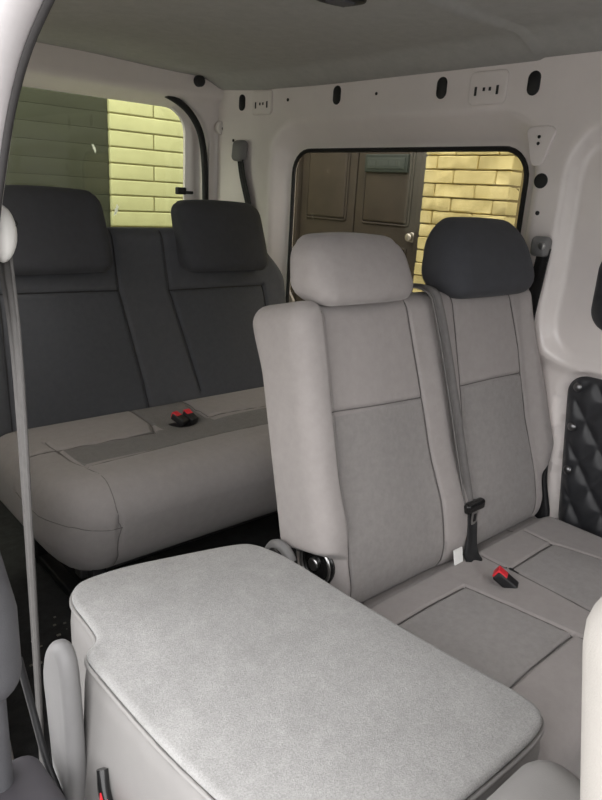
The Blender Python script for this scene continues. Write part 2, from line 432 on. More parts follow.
# glass
def pane(name, loop, a, b, axis, m): return st(mk(name, *prism(loop, a, b, axis, 0.001, 1), m))
w1 = pane('window_1', rr_loop(WY0 - 0.012, WY1 + 0.012, WZ0 - 0.012, WZ1 + 0.012, 0.09), 1.826, 1.830, 0, M['glass_side'])
gl_ = rr_loop(WY0, WY1, WZ0, WZ1, 0.085); gl_ = resample(gl_, 160, True)
mk('window_gasket', *tube(np.stack([np.full(len(gl_), 1.819), gl_[:, 0], gl_[:, 1]], 1), 0.008, 8, True), M['rubber'], w1)
w2 = pane('window_2', rr_loop(TX0 - 0.01, TX1 + 0.01, TZ0 - 0.01, TZ1 + 0.01, 0.1), 2.630, 2.634, 1, M['glass_rear'])
gs = resample(smooth_loop([(0.40, 1.52), (1.40, 1.515), (1.50, 1.492), (1.58, 1.450), (1.632, 1.385), (1.655, 1.30), (1.665, 1.15), (1.668, 0.80), (1.668, 0.10), (1.62, 0.0), (0.38, 0.0), (0.33, 0.08), (0.33, 1.40), (0.35, 1.49)], 200, 2), 240, True)
mk('tailgate_seal', *tube(np.stack([gs[:, 0], np.full(len(gs), 2.552), gs[:, 1]], 1), 0.014, 10, True), M['rubber'], w2)
mk('glass_hinge', *join(rbox((1.555, 2.60, 1.115), (1.60, 2.625, 1.145), 0.006, 0.02), rbox((1.592, 2.595, 1.118), (1.632, 2.615, 1.131), 0.004, 0.02)), M['black'], w2)
for sc_, cx, cz, an in ((1.0, 1.283, 1.040, 0.5), (0.75, 1.196, 1.272, -0.5)):
    a = np.linspace(0, 2 * math.pi, 14, endpoint=False); rr = np.array([1, .7, 1.1, .6, .9, 1.2, .7, 1, .6, .9, 1.1, .7, 1, .8])
    x = 0.008 * sc_ * rr * np.cos(a); z = 0.026 * sc_ * rr * np.sin(a)
    lpq = np.stack([cx + x * math.cos(an) + z * math.sin(an) * .7, cz - x * math.sin(an) + z * math.cos(an)], 1)
    mk('sticker_scrap', *prism(lpq, 2.6285, 2.6297, 1, 0.0003, 1), M['paper'], w2)
w3 = pane('fill_window', rr_loop(1.29, 2.26, 0.79, 1.33, 0.09), 0.272, 0.276, 0, M['glass_side'])  # unseen pane for the opening added to brighten the third row

# fittings stamped into the left rail (parts of the body side)
def on_wall(y, z): return 1.75 + float(wl_fun(np.array([y]), np.array([z]))[0])
for y, z in ((1.079, 1.470), (1.390, 1.479), (1.850, 1.487), (2.397, 1.490)):
    x = on_wall(y, z); lpo = rr_loop(y - 0.019, y + 0.019, z - 0.031, z + 0.031, 0.0188, 8)
    mk('oval_plug', *prism(lpo, x - 0.003, x + 0.004, 0, 0.002, 2), M['black'], wl)
for y, z in ((1.222, 1.468), (2.275, 1.484)):
    x = on_wall(y, z); lpo = rr_loop(y - 0.063, y + 0.063, z - 0.045, z + 0.045, 0.018, 6)
    b = mk('bracket_plate', *prism(lpo, x - 0.008, x + 0.003, 0, 0.005, 3), M['white'], wl)
    for dy, dz, w_, h_ in ((-0.035, -0.008, .004, .012), (-0.010, -0.004, .004, .005), (0.010, -0.004, .004, .005), (0.038, -0.008, .004, .012)):
        mk('slot', *rbox((x - 0.0095, y + dy - w_, z + dz - h_), (x - 0.006, y + dy + w_, z + dz + h_), 0.001, 0.02), M['black'], b)
tri = smooth_loop([(0.985, 1.362), (1.082, 1.362), (1.066, 1.31), (1.052, 1.258), (1.015, 1.258), (1.000, 1.31)], 60, 2)
x = on_wall(1.035, 1.29)
b = mk('bracket_plate', *prism(tri, x - 0.006, x + 0.02, 0, 0.005, 3), M['white'], wl)
for z in (1.333, 1.316): mk('screw_hole', *disc((x - 0.007, 1.035, z), 0.0045, 0, 0.003), M['black'], b)
for y, z, r in ((1.013, 1.220, 0.020), (1.008, 1.135, 0.006), (2.12, 1.487, 0.006), (1.66, 1.480, 0.005), (2.44, 1.345, 0.006)):
    x = on_wall(y, z); mk('round_hole', *disc((x, y, z), r, 0, 0.006), M['black'], wl)
for y, z, r in ((1.705, 1.405, 0.006),):
    x = 2.545 + float(wr_fun(np.array([1.70]), np.array([1.40]))[0]); 
    mk('round_boss', *disc((1.722, x - 0.02, 1.395), 0.028, 1, 0.03, bev=0.006), M['white'], wr)
    mk('round_hole', *disc((1.722, x - 0.036, 1.392), 0.007, 1, 0.004), M['black'], wr)
mk('buffer_stop', *disc((1.60, 2.512, 1.560), 0.022, 1, 0.04, bev=0.008), M['black'], wr)

# outer quilted trims on the body side
def quilt_panel(lo, label, y0, y1, z0, z1, r, x0, slant):
    root = thing('quilted_panel', (x0, (y0 + y1) / 2, z0), label, 'panel')
    sd = lambda u, v: rr_sdf(u - 0.11 * (v - z1) * slant, v, y0, y1, z0, z1, r)
    def f(y, z):
        p = 0.075
        a = np.abs(((y * 0.80 + z * 0.60) / p) % 1 - 0.5) * 2; b = np.abs(((y * 0.80 - z * 0.60) / p + .3) % 1 - 0.5) * 2
        puff = (1 - np.maximum(a, b) ** 2.5)
        return -0.012 * puff * sstep(0.0, 0.03, -sd(y, z)) + 0.006 * (1 - sstep(0, 0.012, -sd(y, z)))
    mk('padding', *heightfield(y0 - .01, y1 + .01, z0 - .01, z1 + .01, 0.006, f, lambda u, v, d: (x0 + d, u, v), (lambda u, v: -sd(u, v),), 0.012), M['quilt'], root, sharp=None)
    return root
q = quilt_panel(0, 'black diamond-quilted trim panel with round studs low on the white body side', 0.315, 0.860, 0.215, 0.705, 0.06, 1.795, 1)
for y, z in ((0.820, 0.672), (0.816, 0.555), (0.805, 0.425), (0.60, 0.672), (0.60, 0.30), (0.37, 0.672)):
    a = np.linspace(0, math.pi / 2, 5); V, F = rbox((-1, -1, -1), (1, 1, 1), 0.999, 0.4); V = V * np.array((0.008, 0.013, 0.013)) + np.array((1.787, y, z))
    mk('stud', V, F, M['dsteel'], q)
quilt_panel(0, 'black padded window cover at the right edge, above the studded panel', 0.19, 0.822, 0.840, 1.06, 0.06, 1.775, 0)

# ================================================================== SEATS
TH = math.atan(0.248)
def grooves(V, front, lines, depth=0.008, sig=0.0042, t_max=0.06):
    V = V.copy(); P = V[:, [0, 2]]
    m = 1 - sstep(0.02, t_max, V[:, 1] - V[:, 1].min())
    for ln in lines: V[:, 1] += m * depth * np.exp(-(seg_d(P, ln) / sig) ** 2)
    return V

def shade_seams(V, lines, mode, parent, m, r=0.0013, name='seam_shade'):
    """thread tubes: crease shade put in as dark lines along the seam grooves, following the padded surface"""
    out = []
    for ln in lines:
        P = resample(ln, max(6, int(np.sum(np.linalg.norm(np.diff(np.array(ln, float), axis=0), axis=1)) / 0.010)))
        Q = []
        for p in P:
            if mode == 'back': c = V[V[:, 1] < 0.075]; d = (c[:, 0] - p[0]) ** 2 + (c[:, 2] - p[1]) ** 2; y = c[np.argsort(d)[:6], 1].mean(); Q.append((p[0], y - 0.001, p[1]))
            elif mode == 'top': c = V[V[:, 2] > 0.2]; d = (c[:, 0] - p[0]) ** 2 + (c[:, 1] - p[1]) ** 2; z = c[np.argsort(d)[:6], 2].mean(); Q.append((p[0], p[1], z + 0.001))
            else: d = ((V - p) ** 2).sum(1); Q.append(V[np.argsort(d)[:4]].mean(0))
        Q = np.array(Q)
        if len(Q) > 4: Q[1:-1] = (Q[:-2] + 2 * Q[1:-1] + Q[2:]) / 4
        out.append(tube(Q, r, 6))
    V2, F2 = join(*out)
    return (V2, F2) if parent is None else mk(name, V2, F2, m, parent)

def headrest(name, lo, hi, r, mats, parent, lean=0.0, top_thin=0.7, posts=None, label=None, round_top=0.0, rt=None):
    V, F = rbox(lo, hi, r, 0.016); lo, hi = np.array(lo), np.array(hi)
    k = (V[:, 2] - lo[2]) / (hi[2] - lo[2]); cx, yb = (lo[0] + hi[0]) / 2, hi[1]
    V[:, 1] = yb + (V[:, 1] - yb) * (1 - (1 - top_thin) * k ** 1.5) + lean * (k - 0.5)
    V[:, 0] = cx + (V[:, 0] - cx) * (1 - np.where(V[:, 0] < cx, round_top, round_top if rt is None else rt) * k ** 2.2)
    u = (V[:, 0] - cx) / (hi[0] - lo[0]) * 2
    V[:, 1] -= 0.012 * (1 - u ** 2) * (V[:, 1] < yb - 0.03)
    V[:, 2] += 0.010 * (1 - u ** 2) * k
    # side seams
    for s in (-1, 1):
        xs = cx + s * ((hi[0] - lo[0]) / 2 - 0.028)
        g = np.exp(-((V[:, 0] - xs) / 0.004) ** 2); n = V - np.array((cx, (lo[1] + hi[1]) / 2, (lo[2] + hi[2]) / 2)); n[:, 0] = 0
        n /= np.linalg.norm(n, axis=1, keepdims=True) + 1e-9; V -= n * g[:, None] * 0.003
    o = mk(name, V, F, mats, parent, sharp=None)
    if label: o['label'] = label
    for px in (cx - 0.07, cx + 0.07):
        ym = hi[1] - 0.03 - lean * .5
        mk('headrest_post', *tube([(px, ym, lo[2] + 0.02), (px, ym - 0.004, lo[2] - 0.06)], 0.006, 10), M['dsteel'], o)
    return o

# ---- second-row double seat
ds = thing('double_seat', (1.315, 0.80, 0.0), 'grey fabric two-person seat with an upright split back, beside the white body side', 'car seat')
V, F = rbox((0.862, 0.0, -0.03), (1.757, 0.165, 0.655), 0.040, 0.0045)
x, t, v = V[:, 0].copy(), V[:, 1].copy(), V[:, 2].copy()
fr = 1 - sstep(0.0, 0.11, t)
xl, xr = (x - 0.872) / 0.885, (1.757 - x) / 0.885
bol = (1 - sstep(0.045, 0.075, x - 0.872)) + (1 - sstep(0.05, 0.085, 1.757 - x))
V[:, 1] -= fr * (0.022 * bol * sstep(0.08, 0.2, v) + 0.010 * np.exp(-((x - 1.075) / .11) ** 2) * np.sin(np.clip(v / .645, 0, 1) * math.pi) + 0.010 * np.exp(-((x - 1.53) / .11) ** 2) * np.sin(np.clip(v / .645, 0, 1) * math.pi))
V[:, 1] -= fr * 0.012 * np.exp(-((x - 1.30) / 0.05) ** 2)
V[:, 1] -= fr * 0.018 * sstep(-0.03, 0.05, v) * (1 - sstep(0.10, 0.30, v))
cut = 1 - sstep(0.105, 0.135, v)
V[:, 0] += cut * 0.040 * (1 - sstep(0.0, 0.07, x - 0.872)) - cut * 0.045 * (1 - sstep(0.0, 0.07, 1.757 - x))
V[:, 0] -= 0.035 * sstep(0.25, 0.648, v) * (1 - sstep(0.0, 0.09, 1.757 - x))
V[:, 0] += 0.030 * sstep(0.11, 0.2, v) * (1 - sstep(0.25, 0.6, v)) * (1 - sstep(0.0, 0.12, 1.757 - x))
V[:, 1] -= 0.02 * (1 - sstep(0.5, 0.62, v)) * sstep(0.10, 0.165, t)
seams = [[(0.926, 0.63), (0.931, 0.54), (0.925, 0.42), (0.928, 0.22), (0.936, -0.03)],
         [(1.205, 0.648), (1.233, 0.405), (1.255, 0.145), (1.248, -0.02)],
         [(0.925, 0.420), (1.08, 0.412), (1.233, 0.405)],
         [(1.380, 0.648), (1.386, 0.405), (1.380, 0.1), (1.375, -0.02)],
         [(1.386, 0.410), (1.52, 0.412), (1.655, 0.408)],
         [(1.625, 0.648), (1.652, 0.48), (1.655, 0.408), (1.668, 0.22), (1.672, -0.02)]]
V = grooves(V, None, seams)
ins = lambda C: (C[:, 1] < 0.07) & (C[:, 2] < 0.408) & (((C[:, 0] > 0.928) & (C[:, 0] < 1.258 - 0.06 * np.clip(C[:, 2], 0, 1) )) | ((C[:, 0] > 1.383) & (C[:, 0] < 1.672 - 0.04 * np.clip(C[:, 2], 0, 1))))
mi = face_mat(V, F, ins)
sv, sf = shade_seams(V, seams, 'back', None, None)
sv[:, 0] -= 0.012 * (1 - sstep(1.3, 1.7, sv[:, 0])); mk('seam_shade', tilt(sv, 0.83, 0.31, TH), sf, M['crease_shade'], ds)
V[:, 0] -= 0.012 * (1 - sstep(1.3, 1.7, V[:, 0]))
mk('backrest', tilt(V, 0.83, 0.31, TH), F, [M['bolster'], M['insert']], ds, mi, sharp=None)

V, F = rbox((0.868, 0.335, 0.10), (1.745, 0.885, 0.305), 0.055, 0.0048)
x, y, z = V[:, 0].copy(), V[:, 1].copy(), V[:, 2].copy()
top = sstep(0.22, 0.30, z)
lines = [[(0.95, 0.722), (1.19, 0.722)], [(1.195, 0.722), (1.235, 0.478)], [(1.235, 0.478), (0.95, 0.470)],
         [(1.352, 0.70), (1.545, 0.70)], [(1.348, 0.712), (1.352, 0.87)], [(1.55, 0.70), (1.572, 0.87)], [(1.352, 0.70), (1.345, 0.47), (1.60, 0.47)], [(1.55, 0.70), (1.60, 0.47)],
         [(1.235, 0.478), (1.26, 0.36)]]
V[:, 2] += top * (0.012 * np.exp(-((x - 1.07) / .12) ** 2 - ((y - .58) / .15) ** 2) + 0.012 * np.exp(-((x - 1.5) / .12) ** 2 - ((y - .58) / .15) ** 2))
for ln in lines: V[:, 2] -= top * 0.008 * np.exp(-(seg_d(np.stack([x, y], 1), ln) / 0.0036) ** 2)
V[:, 2] -= top * 0.022 * sstep(0.79, 0.83, y)
V[:, 2] -= top * 0.014 * np.exp(-((x - 1.285) / 0.03) ** 2 - ((y - 0.69) / 0.03) ** 2)
ins = lambda C: (C[:, 2] > 0.25) & (((C[:, 0] > 0.93) & (C[:, 0] < 1.195 + (0.722 - C[:, 1]) * 0.164) & (C[:, 1] > 0.475) & (C[:, 1] < 0.722)) | ((C[:, 0] > 1.349) & (C[:, 0] < 1.55 + (0.70 - C[:, 1]) * .217) & (C[:, 1] > 0.47) & (C[:, 1] < 0.70)))
shade_seams(V, lines, 'top', ds, M['crease_shade'])
mk('cushion', V, F, [M['bolster'], M['insert']], ds, face_mat(V, F, ins), sharp=None)
for xx, yy in ((1.352, 0.700), (1.553, 0.700)):
    mk('anchor_slot', *rbox((xx - 0.008, yy - 0.022, 0.298), (xx + 0.008, yy + 0.014, 0.304), 0.002, 0.02), M['black'], ds)
mk('base_frame', *rbox((0.90, 0.40, 0.0), (1.72, 0.86, 0.11), 0.01, 0.1), M['black'], ds)
headrest('headrest', (0.892, 0.945, 0.932), (1.196, 1.078, 1.064), 0.045, M['bolster'], ds, lean=0.02, top_thin=0.62, round_top=0.10, rt=0.02)
headrest('headrest', (1.325, 0.935, 0.920), (1.712, 1.095, 1.106), 0.066, M['charcoal'], ds, lean=0.02, top_thin=0.60, round_top=0.30, rt=0.10, label='charcoal headrest')
# recliner hinge under the left bolster
hg = mk('recliner_hinge', *disc((0.893, 0.905, 0.385), 0.052, 0, 0.016, bev=0.004, n=32), M['gloss'], ds)
mk('recliner_ring', *tube([(0.884, 0.905 + 0.045 * math.cos(a), 0.385 + 0.045 * math.sin(a)) for a in np.linspace(0, 2 * math.pi, 40, endpoint=False)], 0.004, 8, True), M['steel'], hg)
mk('recliner_boss', *disc((0.882, 0.905, 0.385), 0.015, 0, 0.012, bev=0.004), M['steel'], hg)
mk('recliner_arm', *prism(smooth_loop([(0.84, 0.28), (0.90, 0.28), (0.955, 0.40), (0.93, 0.445), (0.87, 0.43)], 60, 2), 0.90, 0.912, 0, 0.003), M['black'], ds)
mk('recliner_cover', *prism(smooth_loop([(0.80, 0.27), (0.86, 0.27), (0.885, 0.40), (0.872, 0.47), (0.845, 0.47), (0.835, 0.38)], 60, 2), 1.722, 1.742, 0, 0.005), M['black'], ds)

# ---- third-row bench
bs = thing('bench_seat', (1.11, 1.70, 0.0), 'rear bench seat under the tailgate window, charcoal back over a grey cushion', 'car seat')
V, F = rbox((0.50, 0.0, -0.03), (1.735, 0.15, 0.632), 0.045, 0.0075)
x, t, v = V[:, 0].copy(), V[:, 1].copy(), V[:, 2].copy(); fr = 1 - sstep(0, 0.1, t)
V[:, 0] -= 0.13 * sstep(0.42, 0.632, v) * (1 - sstep(0, 0.16, 1.735 - x)); V[:, 0] += 0.13 * sstep(0.42, 0.632, v) * (1 - sstep(0, 0.16, x - 0.50))
V[:, 1] -= fr * 0.014 * (np.exp(-((x - .80) / .16) ** 2) + np.exp(-((x - 1.43) / .16) ** 2)) * np.sin(np.clip(v / .632, 0, 1) * math.pi)
sm = [[(0.62, 0.425), (1.00, 0.418)], [(1.19, 0.41), (1.60, 0.41)], [(1.00, 0.632), (1.00, 0.418), (1.05, 0.10), (1.06, 0)], [(1.185, 0.632), (1.19, 0.41), (1.272, 0.04)], [(0.62, 0.425), (0.60, 0.0)], [(1.60, 0.41), (1.64, 0.0)]]
V = grooves(V, None, sm, 0.010, 0.006)
ins = lambda C: (C[:, 1] < 0.06) & (C[:, 2] < 0.415) & (((C[:, 0] > 0.615) & (C[:, 0] < 1.06 - 0.14 * C[:, 2])) | ((C[:, 0] > 1.272 - .2 * C[:, 2]) & (C[:, 0] < 1.63)))
sv, sf = shade_seams(V, sm, 'back', None, None, 0.0018); mk('seam_shade', tilt(sv, 1.95, 0.40, math.atan(0.23)), sf, M['black'], bs)  # black lines put crease shade along the bench back seams
o = mk('backrest', tilt(V, 1.95, 0.40, math.atan(0.23)), F, [M['charcoal_back'], M['charcoal2']], bs, face_mat(V, F, ins), sharp=None); o['label'] = 'charcoal seat back'
headrest('headrest', (0.585, 2.000, 0.872), (0.968, 2.125, 1.116), 0.045, M['charcoal'], bs, lean=0.06, top_thin=0.75, round_top=0.05, label='charcoal headrest')
headrest('headrest', (1.235, 2.000, 0.862), (1.600, 2.125, 1.098), 0.045, M['charcoal'], bs, lean=0.06, top_thin=0.75, round_top=0.02, label='charcoal headrest')

V, F = rbox((0.515, 1.385, 0.165), (1.725, 2.00, 0.425), 0.085, 0.0065)
x, y, z = V[:, 0].copy(), V[:, 1].copy(), V[:, 2].copy(); top = sstep(0.32, 0.415, z)
V[:, 1] += 0.035 * (1 - sstep(0.17, 0.36, z)) * (1 - sstep(1.385, 1.6, y))
V[:, 2] += top * 0.016 * np.exp(-((y - 1.50) / .09) ** 2)
V[:, 2] -= top * 0.022 * np.exp(-((x - 1.08) / .09) ** 2 - ((y - 1.78) / .10) ** 2)
ctr = np.array([1.09, 1.70, 0.29]); 
def bgroove(pts3, depth=0.006, sig=0.006):
    d = np.full(len(V), 1e9); P = np.stack([x, y, z], 1)
    for a, b in zip(pts3[:-1], pts3[1:]):
        a, b = np.array(a), np.array(b); ab = b - a; tt = np.clip(((P - a) @ ab) / (ab @ ab), 0, 1)
        d = np.minimum(d, np.linalg.norm(P - (a + tt[:, None] * ab), axis=1))
    n = P - np.clip(P, (0.60, 1.47, 0.25), (1.64, 1.92, 0.34)); n /= np.linalg.norm(n, axis=1, keepdims=True) + 1e-9
    return -n * (depth * np.exp(-(d / sig) ** 2))[:, None]
BL = [([(0.64, 1.80, 0.425), (0.655, 1.52, 0.425), (0.660, 1.42, 0.40), (0.665, 1.385, 0.34), (0.670, 1.40, 0.165)], 0.009, 0.0055),
      ([(0.515, 1.70, 0.34), (0.53, 1.52, 0.34), (0.58, 1.43, 0.335), (0.665, 1.385, 0.32)], 0.005, 0.005),
      ([(0.56, 1.73, 0.425), (0.94, 1.71, 0.425), (0.98, 1.80, 0.425), (0.98, 1.95, 0.425)], 0.011, 0.006),
      ([(1.18, 1.95, 0.425), (1.17, 1.76, 0.425), (1.65, 1.72, 0.425)], 0.011, 0.006),
      ([(0.66, 1.55, 0.425), (1.1, 1.58, 0.425), (1.58, 1.55, 0.425)], 0.004, 0.006)]
dV = sum(bgroove(*b_) for b_ in BL)
V = V + dV
V[:, 1] += 0.09 * np.clip(1 - (x - 0.515) / 0.15, 0, 1) ** 2 * (1 - sstep(1.45, 1.75, y))
V[:, 2] += 0.05 * np.clip(1 - (x - 0.515) / 0.13, 0, 1) ** 2 * (1 - sstep(0.17, 0.30, z))
ins = lambda C: (C[:, 2] > 0.36) & (C[:, 1] < 1.72) & (C[:, 1] > 1.57) & (C[:, 0] > 0.655) & (C[:, 0] < 1.58) | ((C[:, 2] > .36) & (C[:, 0] > 0.98) & (C[:, 0] < 1.17) & (C[:, 1] > 1.70))
shade_seams(V, [np.array(b_[0]) for b_ in BL], '3d', bs, M['crease_shade'], 0.0012)
mk('cushion', V, F, [M['bench'], M['bench_insert']], bs, face_mat(V, F, ins), sharp=None)
mk('buckle_pocket', *rbox((1.02, 1.735, 0.392), (1.155, 1.795, 0.408), 0.006, 0.03), M['black'], bs)
for xx in (0.62, 1.55):
    mk('leg', *join(rbox((xx, 1.46, 0.0), (xx + 0.04, 1.50, 0.19), 0.006, 0.1), rbox((xx, 1.86, 0.0), (xx + 0.04, 1.90, 0.19), 0.006, 0.1), rbox((xx, 1.44, 0.0), (xx + 0.04, 1.92, 0.03), 0.006, 0.2)), M['black'], bs)
mk('cross_bar', *rbox((0.60, 1.49, 0.145), (1.62, 1.53, 0.178), 0.006, 0.2), M['dsteel'], bs)

# ---- folded single seat in front
fs = thing('folded_seat', (0.56, 0.65, 0.0), 'single seat folded flat nearest the open door, pale carpet on its upturned back', 'car seat')
outl = [(0.334, 0.780), (0.333, 0.845), (0.368, 0.860), (0.372, 0.92), (0.373, 0.985), (0.392, 1.022), (0.42, 1.038), (0.50, 1.036), (0.62, 1.008), (0.735, 0.978), (0.762, 0.950), (0.782, 0.88), (0.788, 0.70), (0.803, 0.50), (0.819, 0.38), (0.815, 0.332), (0.775, 0.309), (0.60, 0.312), (0.46, 0.320), (0.400, 0.345), (0.364, 0.42), (0.340, 0.60)]
OL = smooth_loop(outl, 220, 2)
def inset(L, d):
    e = np.roll(L, -1, 0) - np.roll(L, 1, 0); a = 0.5 * np.sum(L[:, 0] * np.roll(L[:, 1], -1) - np.roll(L[:, 0], -1) * L[:, 1])
    nn = np.stack([e[:, 1], -e[:, 0]], 1) * (1 if a > 0 else -1); nn /= np.linalg.norm(nn, axis=1, keepdims=True); return L - nn * d
body = [(0.040, 0.17), (0.015, 0.185), (0.004, 0.22), (0.0, 0.35), (0.0, 0.40), (0.003, 0.428), (0.010, 0.440), (0.02, 0.444)]
def loft(L, lay):
    n = len(L); V = np.vstack([np.column_stack([inset(L, d), np.full(n, z)]) for d, z in lay])
    a = 0.5 * np.sum(L[:, 0] * np.roll(L[:, 1], -1) - np.roll(L[:, 0], -1) * L[:, 1])
    F = [[i * n + k, i * n + (k + 1) % n, (i + 1) * n + (k + 1) % n, (i + 1) * n + k] for i in range(len(lay) - 1) for k in range(n)]
    F += [list(range(n))[::-1], [(len(lay) - 1) * n + k for k in range(n)]]
    if a < 0: F = [f[::-1] for f in F]
    return V, F
V, F = loft(OL, body)
# flare the near flank down over the cushion
fl = (1 - sstep(0.345, 0.45, V[:, 0])) * (1 - sstep(0.17, 0.43, V[:, 2])) * (1 - sstep(0.80, 0.88, V[:, 1]))
V[:, 0] -= 0.034 * fl
mk('back_padding', V, F, M['vinyl'], fs, sharp=50)
# carpet: a thick pile pad with a rolled edge
cv, cf = loft(OL, [(0.007, 0.442), (0.0045, 0.446), (0.0042, 0.4495), (0.006, 0.4525), (0.0095, 0.4548), (0.015, 0.4562)])
o = mk('carpet_panel', cv, cf, M['carpet'], fs, sharp=50); o['label'] = 'mottled pale grey carpet'
pl = inset(OL, 0.003)
mk('piping', *tube(np.column_stack([pl, np.full(len(pl), 0.440)]), 0.0036, 8, True), M['vinyl'], fs)
V, F = rbox((0.39, 0.36, 0.10), (0.77, 0.90, 0.185), 0.04, 0.03)
mk('cushion', V, F, M['bolster'], fs, sharp=None)
mk('base_frame', *rbox((0.40, 0.40, 0.0), (0.75, 0.86, 0.13), 0.01, 0.1), M['black'], fs)
hl = smooth_loop([(0.800, 0.12), (0.790, 0.25), (0.792, 0.36), (0.798, 0.455), (0.808, 0.492), (0.832, 0.508), (0.862, 0.500), (0.890, 0.470), (0.908, 0.420), (0.900, 0.36), (0.888, 0.25), (0.872, 0.12)], 120, 1)
hl[:, 1] -= 0.012; hl[:, 0] = 0.800 + (hl[:, 0] - 0.800) * 0.88
V, F = prism(hl, 0.288, 0.318, 0, 0.014, 5)
hc = mk('hinge_cover', V, F, M['hinge'], fs, sharp=50); hc['label'] = 'light grey plastic hinge cover'
hd = mk('release_handle', *tube(spline([(0.318, 0.742, 0.322), (0.312, 0.725, 0.296), (0.312, 0.700, 0.270), (0.315, 0.675, 0.245)], 16), 0.009, 10), M['gloss'], fs)
mk('release_strap', *ribbon(spline([(0.310, 0.722, 0.300), (0.300, 0.700, 0.278), (0.300, 0.675, 0.245)], 12), (0, 0.6, 0.5), 0.012, 0.003, 1), M['red'], hd)
# far hinge ring and the folded headrest at its front end
mk('hinge_ring', *tube([(0.828, 0.955 + 0.040 * math.cos(a), 0.378 + 0.044 * math.sin(a)) for a in np.linspace(-0.3, 2.6, 24)], 0.013, 10), M['hinge'], fs)
mk('hinge_boss', *disc((0.822, 0.955, 0.385), 0.035, 0, 0.02, bev=0.005), M['gloss'], fs)
V, F = rbox((0.455, 0.165, 0.375), (0.710, 0.290, 0.500), 0.050, 0.016)
V[:, 2] += 0.012 * sstep(0.16, 0.29, V[:, 1])
hr = mk('headrest', V, F, M['vinyl'], fs, sharp=None)
for px in (0.52, 0.645): mk('headrest_post', *tube([(px, 0.27, 0.41), (px, 0.34, 0.40)], 0.006, 10), M['dsteel'], hr)

# ---- front seat, right edge
fr_ = thing('front_seat', (0.60, -0.05, 0.0), 'pale front seat back at the right edge, ahead of the folded seat', 'car seat')
V, F = rbox((0.400, 0.005, 0.0), (0.86, 0.126, 0.605), 0.050, 0.02)
mk('backrest', tilt(V, -0.057, 0.33, math.radians(10)), F, M['cream'], fr_, sharp=None)
mk('cushion', *rbox((0.40, -0.55, 0.20), (0.86, -0.02, 0.36), 0.05, 0.03), M['cream'], fr_)
mk('base_frame', *rbox((0.45, -0.50, 0.0), (0.82, -0.06, 0.21), 0.01, 0.1), M['black'], fr_)
headrest('headrest', (0.50, 0.02, 0.955), (0.77, 0.12, 1.12), 0.045, M['cream'], fr_, top_thin=0.7)

# ================================================================== BELTS AND BUCKLES
# centre belt hanging over the double seat
cb = thing('seat_belt', (1.33, 0.80, 0.30), 'grey seat belt hanging down the middle of the two-person seat back', 'seat belt')
def on_back(x, v, t): return tilt(np.array([[x, t, v]]), 0.83, 0.31, TH)[0]
pb = [on_back(1.256, 0.60, 0.185), on_back(1.262, 0.668, 0.155), on_back(1.270, 0.676, 0.07), on_back(1.279, 0.655, -0.012), on_back(1.292, 0.60, -0.024), on_back(1.318, 0.42, -0.024), on_back(1.338, 0.26, -0.022), on_back(1.354, 0.115, -0.022)]
sp_ = spline(pb, 60); strips = []
for off, an_ in ((-0.0165, 38), (0.0, -32), (0.0165, 38)):
    strips.append(ribbon(sp_ + np.array((off - 0.010, 0, 0)), (math.cos(math.radians(an_)), math.sin(math.radians(an_)), 0.05), 0.021, 0.004, 1, 9))
mk('webbing', *join(*strips), M['web'], cb, sharp=60)
pb2 = [on_back(1.354, 0.120, -0.020), on_back(1.350, 0.06, -0.022), on_back(1.330, 0.0, -0.03), on_back(1.305, -0.022, -0.055)]
o = mk('lower_strap', *ribbon(spline(pb2, 24), (1, 0.1, 0.1), 0.046, 0.006, 1, 11), M['web_dark'], cb, sharp=60); o['label'] = 'black lower strap'
c = on_back(1.354, 0.108, -0.030)
V, F = rbox((-0.038, -0.011, -0.014), (0.038, 0.011, 0.014), 0.009, 0.012)
tn = mk('tongue', V + c, F, M['gloss'], cb)
pl_ = rr_loop(-0.012, 0.012, -0.050, -0.008, 0.004, 4); P = []
V1, F1 = prism(pl_, -0.0015, 0.0015, 1, 0.0006, 1); V1 = V1 + c + np.array((0.002, -0.004, 0))
mk('latch_plate', V1, F1, M['steel'], tn)
V1, F1 = prism(rr_loop(-0.006, 0.006, -0.042, -0.020, 0.002, 4), -0.0025, 0.002, 1, 0.0006, 1); mk('latch_slot', V1 + c + np.array((0.002, -0.004, 0)), F1, M['black'], tn)
V1, F1 = rbox((1.248, 0.788, 0.305), (1.282, 0.792, 0.335), 0.0015, 0.02)
V1[:, 1] += (V1[:, 2] - 0.30) * 0.5; V1[:, 0] += (V1[:, 2] - 0.3) * 0.35
mk('care_tag', V1, F1, M['tag'], cb)

def buckle(loc, rot, label, sc=1.0, tip=-38):
    r = thing('seat_belt_buckle', loc, label, 'buckle')
    Rm = np.array(Matrix.Rotation(rot, 3, 'Z') @ Matrix.Rotation(math.radians(tip), 3, 'X'))
    V, F = rbox((-0.017, -0.013, -0.030), (0.017, 0.013, 0.028), 0.006, 0.01); mk('housing', V * sc @ Rm.T + np.array(loc), F, M['black'], r)
    V, F = rbox((-0.0135, -0.0145, 0.004), (0.0135, 0.009, 0.0315), 0.003, 0.01); mk('release_button', V * sc @ Rm.T + np.array(loc), F, M['red'], r)
    return r
buckle((1.290, 0.676, 0.309), 0.45, 'red-buttoned belt buckle on the two-person seat cushion, right below the hanging belt', 1.0, -58)
buckle((1.064, 1.765, 0.428), 0.35, 'left one of the two red buckles in the bench cushion pocket', 0.9, -70)
buckle((1.104, 1.765, 0.428), 0.1, 'right one of the two red buckles in the bench cushion pocket', 0.9, -70)

